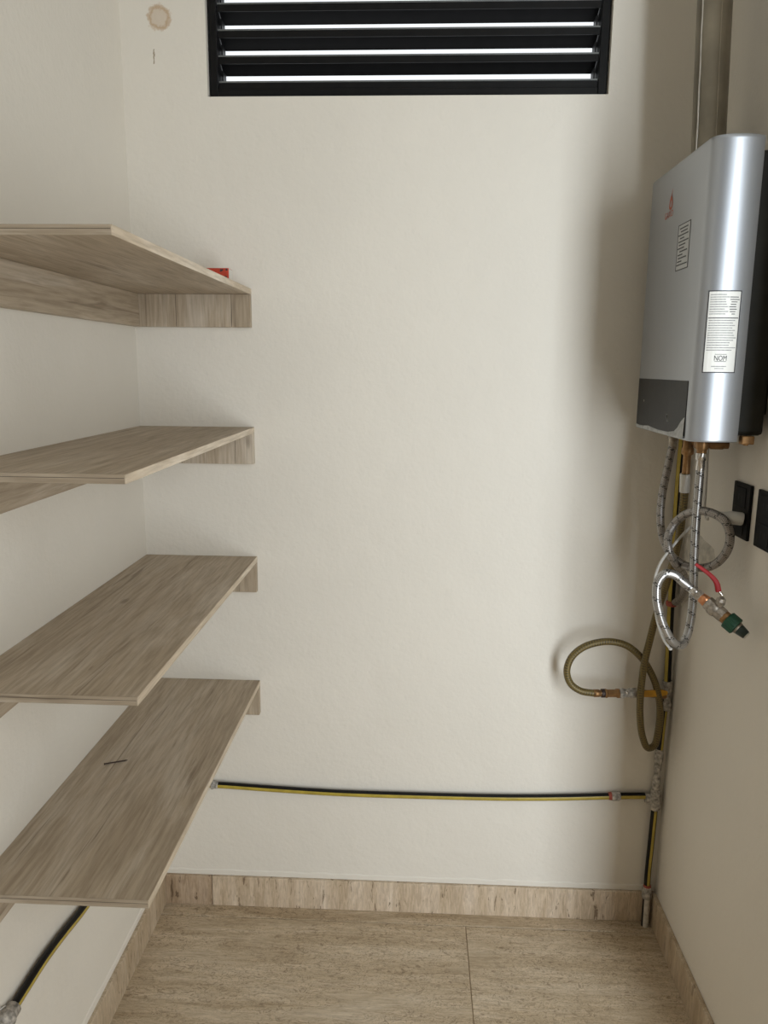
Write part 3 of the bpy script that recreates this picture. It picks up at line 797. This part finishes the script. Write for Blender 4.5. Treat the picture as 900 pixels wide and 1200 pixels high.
sec('copper_nipple', .18, .29, .0105, .0120, 'copper')
vbody = sec('valve_body', .29, .60, .0142, .0142, 'nickel', 8, False)
build(MB().lathe(v0 + va * (VL * .36), va, [(0, .0150), (.004, .0165), (.012, .0165), (.016, .0150)], 16), 'valve_bulge', M['nickel'], vbody)
sec('brass_collar', .58, .68, .0132, .0132, 'brass')
gc = sec('green_coupling', .66, .83, .0175, .0175, 'green', 24, True)
rb = MB()
axo = va.orthogonal().normalized(); axb = va.cross(axo)
for k in range(16):
    a = 2 * PI * k / 16; d = axo * math.cos(a) + axb * math.sin(a)
    rb.tube([v0 + va * (VL * .67) + d * .0172, v0 + va * (VL * .82) + d * .0172], .0012, 6, 2)
build(rb, 'grip_ribs', M['green'], gc)
sec('washer', .83, .87, .0125, .0125, 'nickel')
sec('dark_tip', .87, 1.0, .0115, .0090, 'dark_green')
build(MB().lathe(v1 - va * .001, va, [(0, .0075), (.003, .0072)], 12), 'tip_ring', M['white_plastic'], hw)
# stem and red lever
stem0 = v0 + va * (VL * .47); stem1 = at(848, 694, 1.475)
sd = (stem1 - stem0)
build(MB().lathe(stem0, sd, [(0, .007), (sd.length * .55, .007), (sd.length * .6, .0095), (sd.length * .85, .0095), (sd.length, .005)], 8, smooth=False), 'valve_stem', M['nickel'], vbody)
lev = [at(843.5, 686, 1.475), at(841, 676, 1.475), at(835, 668.5, 1.478), at(826, 661.5, 1.482), at(816, 654.5, 1.486)]
P = spline(lev, 6); mbl = MB(); vs = []; nn = len(P)
side = va.cross(sd).normalized()
for i, p in enumerate(P):
    T = (P[min(i + 1, nn - 1)] - P[max(i - 1, 0)]).normalized()
    a = Vector((0, -1, 0)); a = (a - T * a.dot(T)).normalized(); b = T.cross(a)
    w = .0052 - .002 * (i / (nn - 1)); h = .0026
    for q in ((w, h), (w * .6, h * 1.5), (-w * .6, h * 1.5), (-w, h), (-w, -h), (w, -h)): vs.append(p + b * q[0] + a * q[1])
fs = [(6 * i + k, 6 * i + (k + 1) % 6, 6 * i + 6 + (k + 1) % 6, 6 * i + 6 + k) for i in range(nn - 1) for k in range(6)] + [tuple(reversed(range(6))), tuple(range(6 * nn - 6, 6 * nn))]
build(mbl.add(vs, fs), 'red_lever', M['red_lever'], vbody)
build(MB().lathe(at(848, 690.5, 1.474), at(842, 683, 1.475) - at(848, 690.5, 1.474), [(0, .0035), (.012, .0035)], 8), 'lever_tang', M['chrome'], vbody)

# thin white cord behind the hoses
wc = [at(814, 606, 1.66), at(800, 621, 1.655), at(786, 638, 1.64), at(775, 654, 1.62), at(769, 672, 1.60), at(769, 700, 1.59), at(774, 728, 1.58), at(781, 745, 1.575), at(788, 754, 1.57)]
cordt = MB().tube(wc, .0028, 10, 8)
cordt.lathe(at(788.5, 752.5, 1.57), (0, 0, -1), [(0, .002), (.0015, .0042), (.005, .0042), (.0065, .002)], 10)
build(cordt, 'white_cord', M['white_plastic'], None, 'thin white cord hanging slantwise behind the braided hoses', 'cord')

# ================================================================== SOCKETS AND PLUG
def outlet(y0, y1, lab):
    o = thing('wall_outlet', (XR, (y0 + y1) / 2, 1.159), lab, 'outlet', 'black outlets on the right wall')
    pl = build(MB().bbox(XR - .007, XR, y0, y1, 1.159, 1.272, .002), 'cover_plate', M['outlet'], o)
    for zc in (1.188, 1.243):
        ins = build(MB().bbox(XR - .0085, XR - .006, y0 + .018, y1 - .018, zc - .021, zc + .021, .001), 'socket_insert', M['outlet_in'], o)
        for dy in (-.008, .008):
            build(MB().box(XR - .0088, XR - .0083, (y0 + y1) / 2 + dy - .0012, (y0 + y1) / 2 + dy + .0012, zc - .006, zc + .006), 'slot', M['panel'], ins)
    return o
outlet(1.540, 1.622, 'black wall outlet with the pale plug in it, below the heater')
outlet(1.425, 1.507, 'black wall outlet cut by the right edge of the photo')

pg = thing('power_plug', (XR - .03, 1.572, 1.18), 'pale grey power plug and cord in the black outlet', 'plug')
pc = atx(869, 601, XR - .012)
pb = pc + Vector((-.042, .010, .004))
bd = MB().lathe(pc + Vector((.003, 0, 0)), pb - pc, [(0, .0125), (.003, .0135), (.022, .0135), (.032, .0105), (.046, .0085)], 12)
build(bd, 'plug_body', M['white_plastic'], pg)
cdp = [pb, pb + Vector((-.016, .012, -.001)), at(829, 601, 1.63), at(825.5, 592, 1.645), at(826, 570, 1.65), at(827, 545, 1.65), at(827.5, 525, 1.65)]
cdp.append(Vector((cdp[-1].x, cdp[-1].y, HZ0 + .004)))
build(MB().tube(cdp, .0036, 10, 8), 'cord', M['white_plastic'], pg)
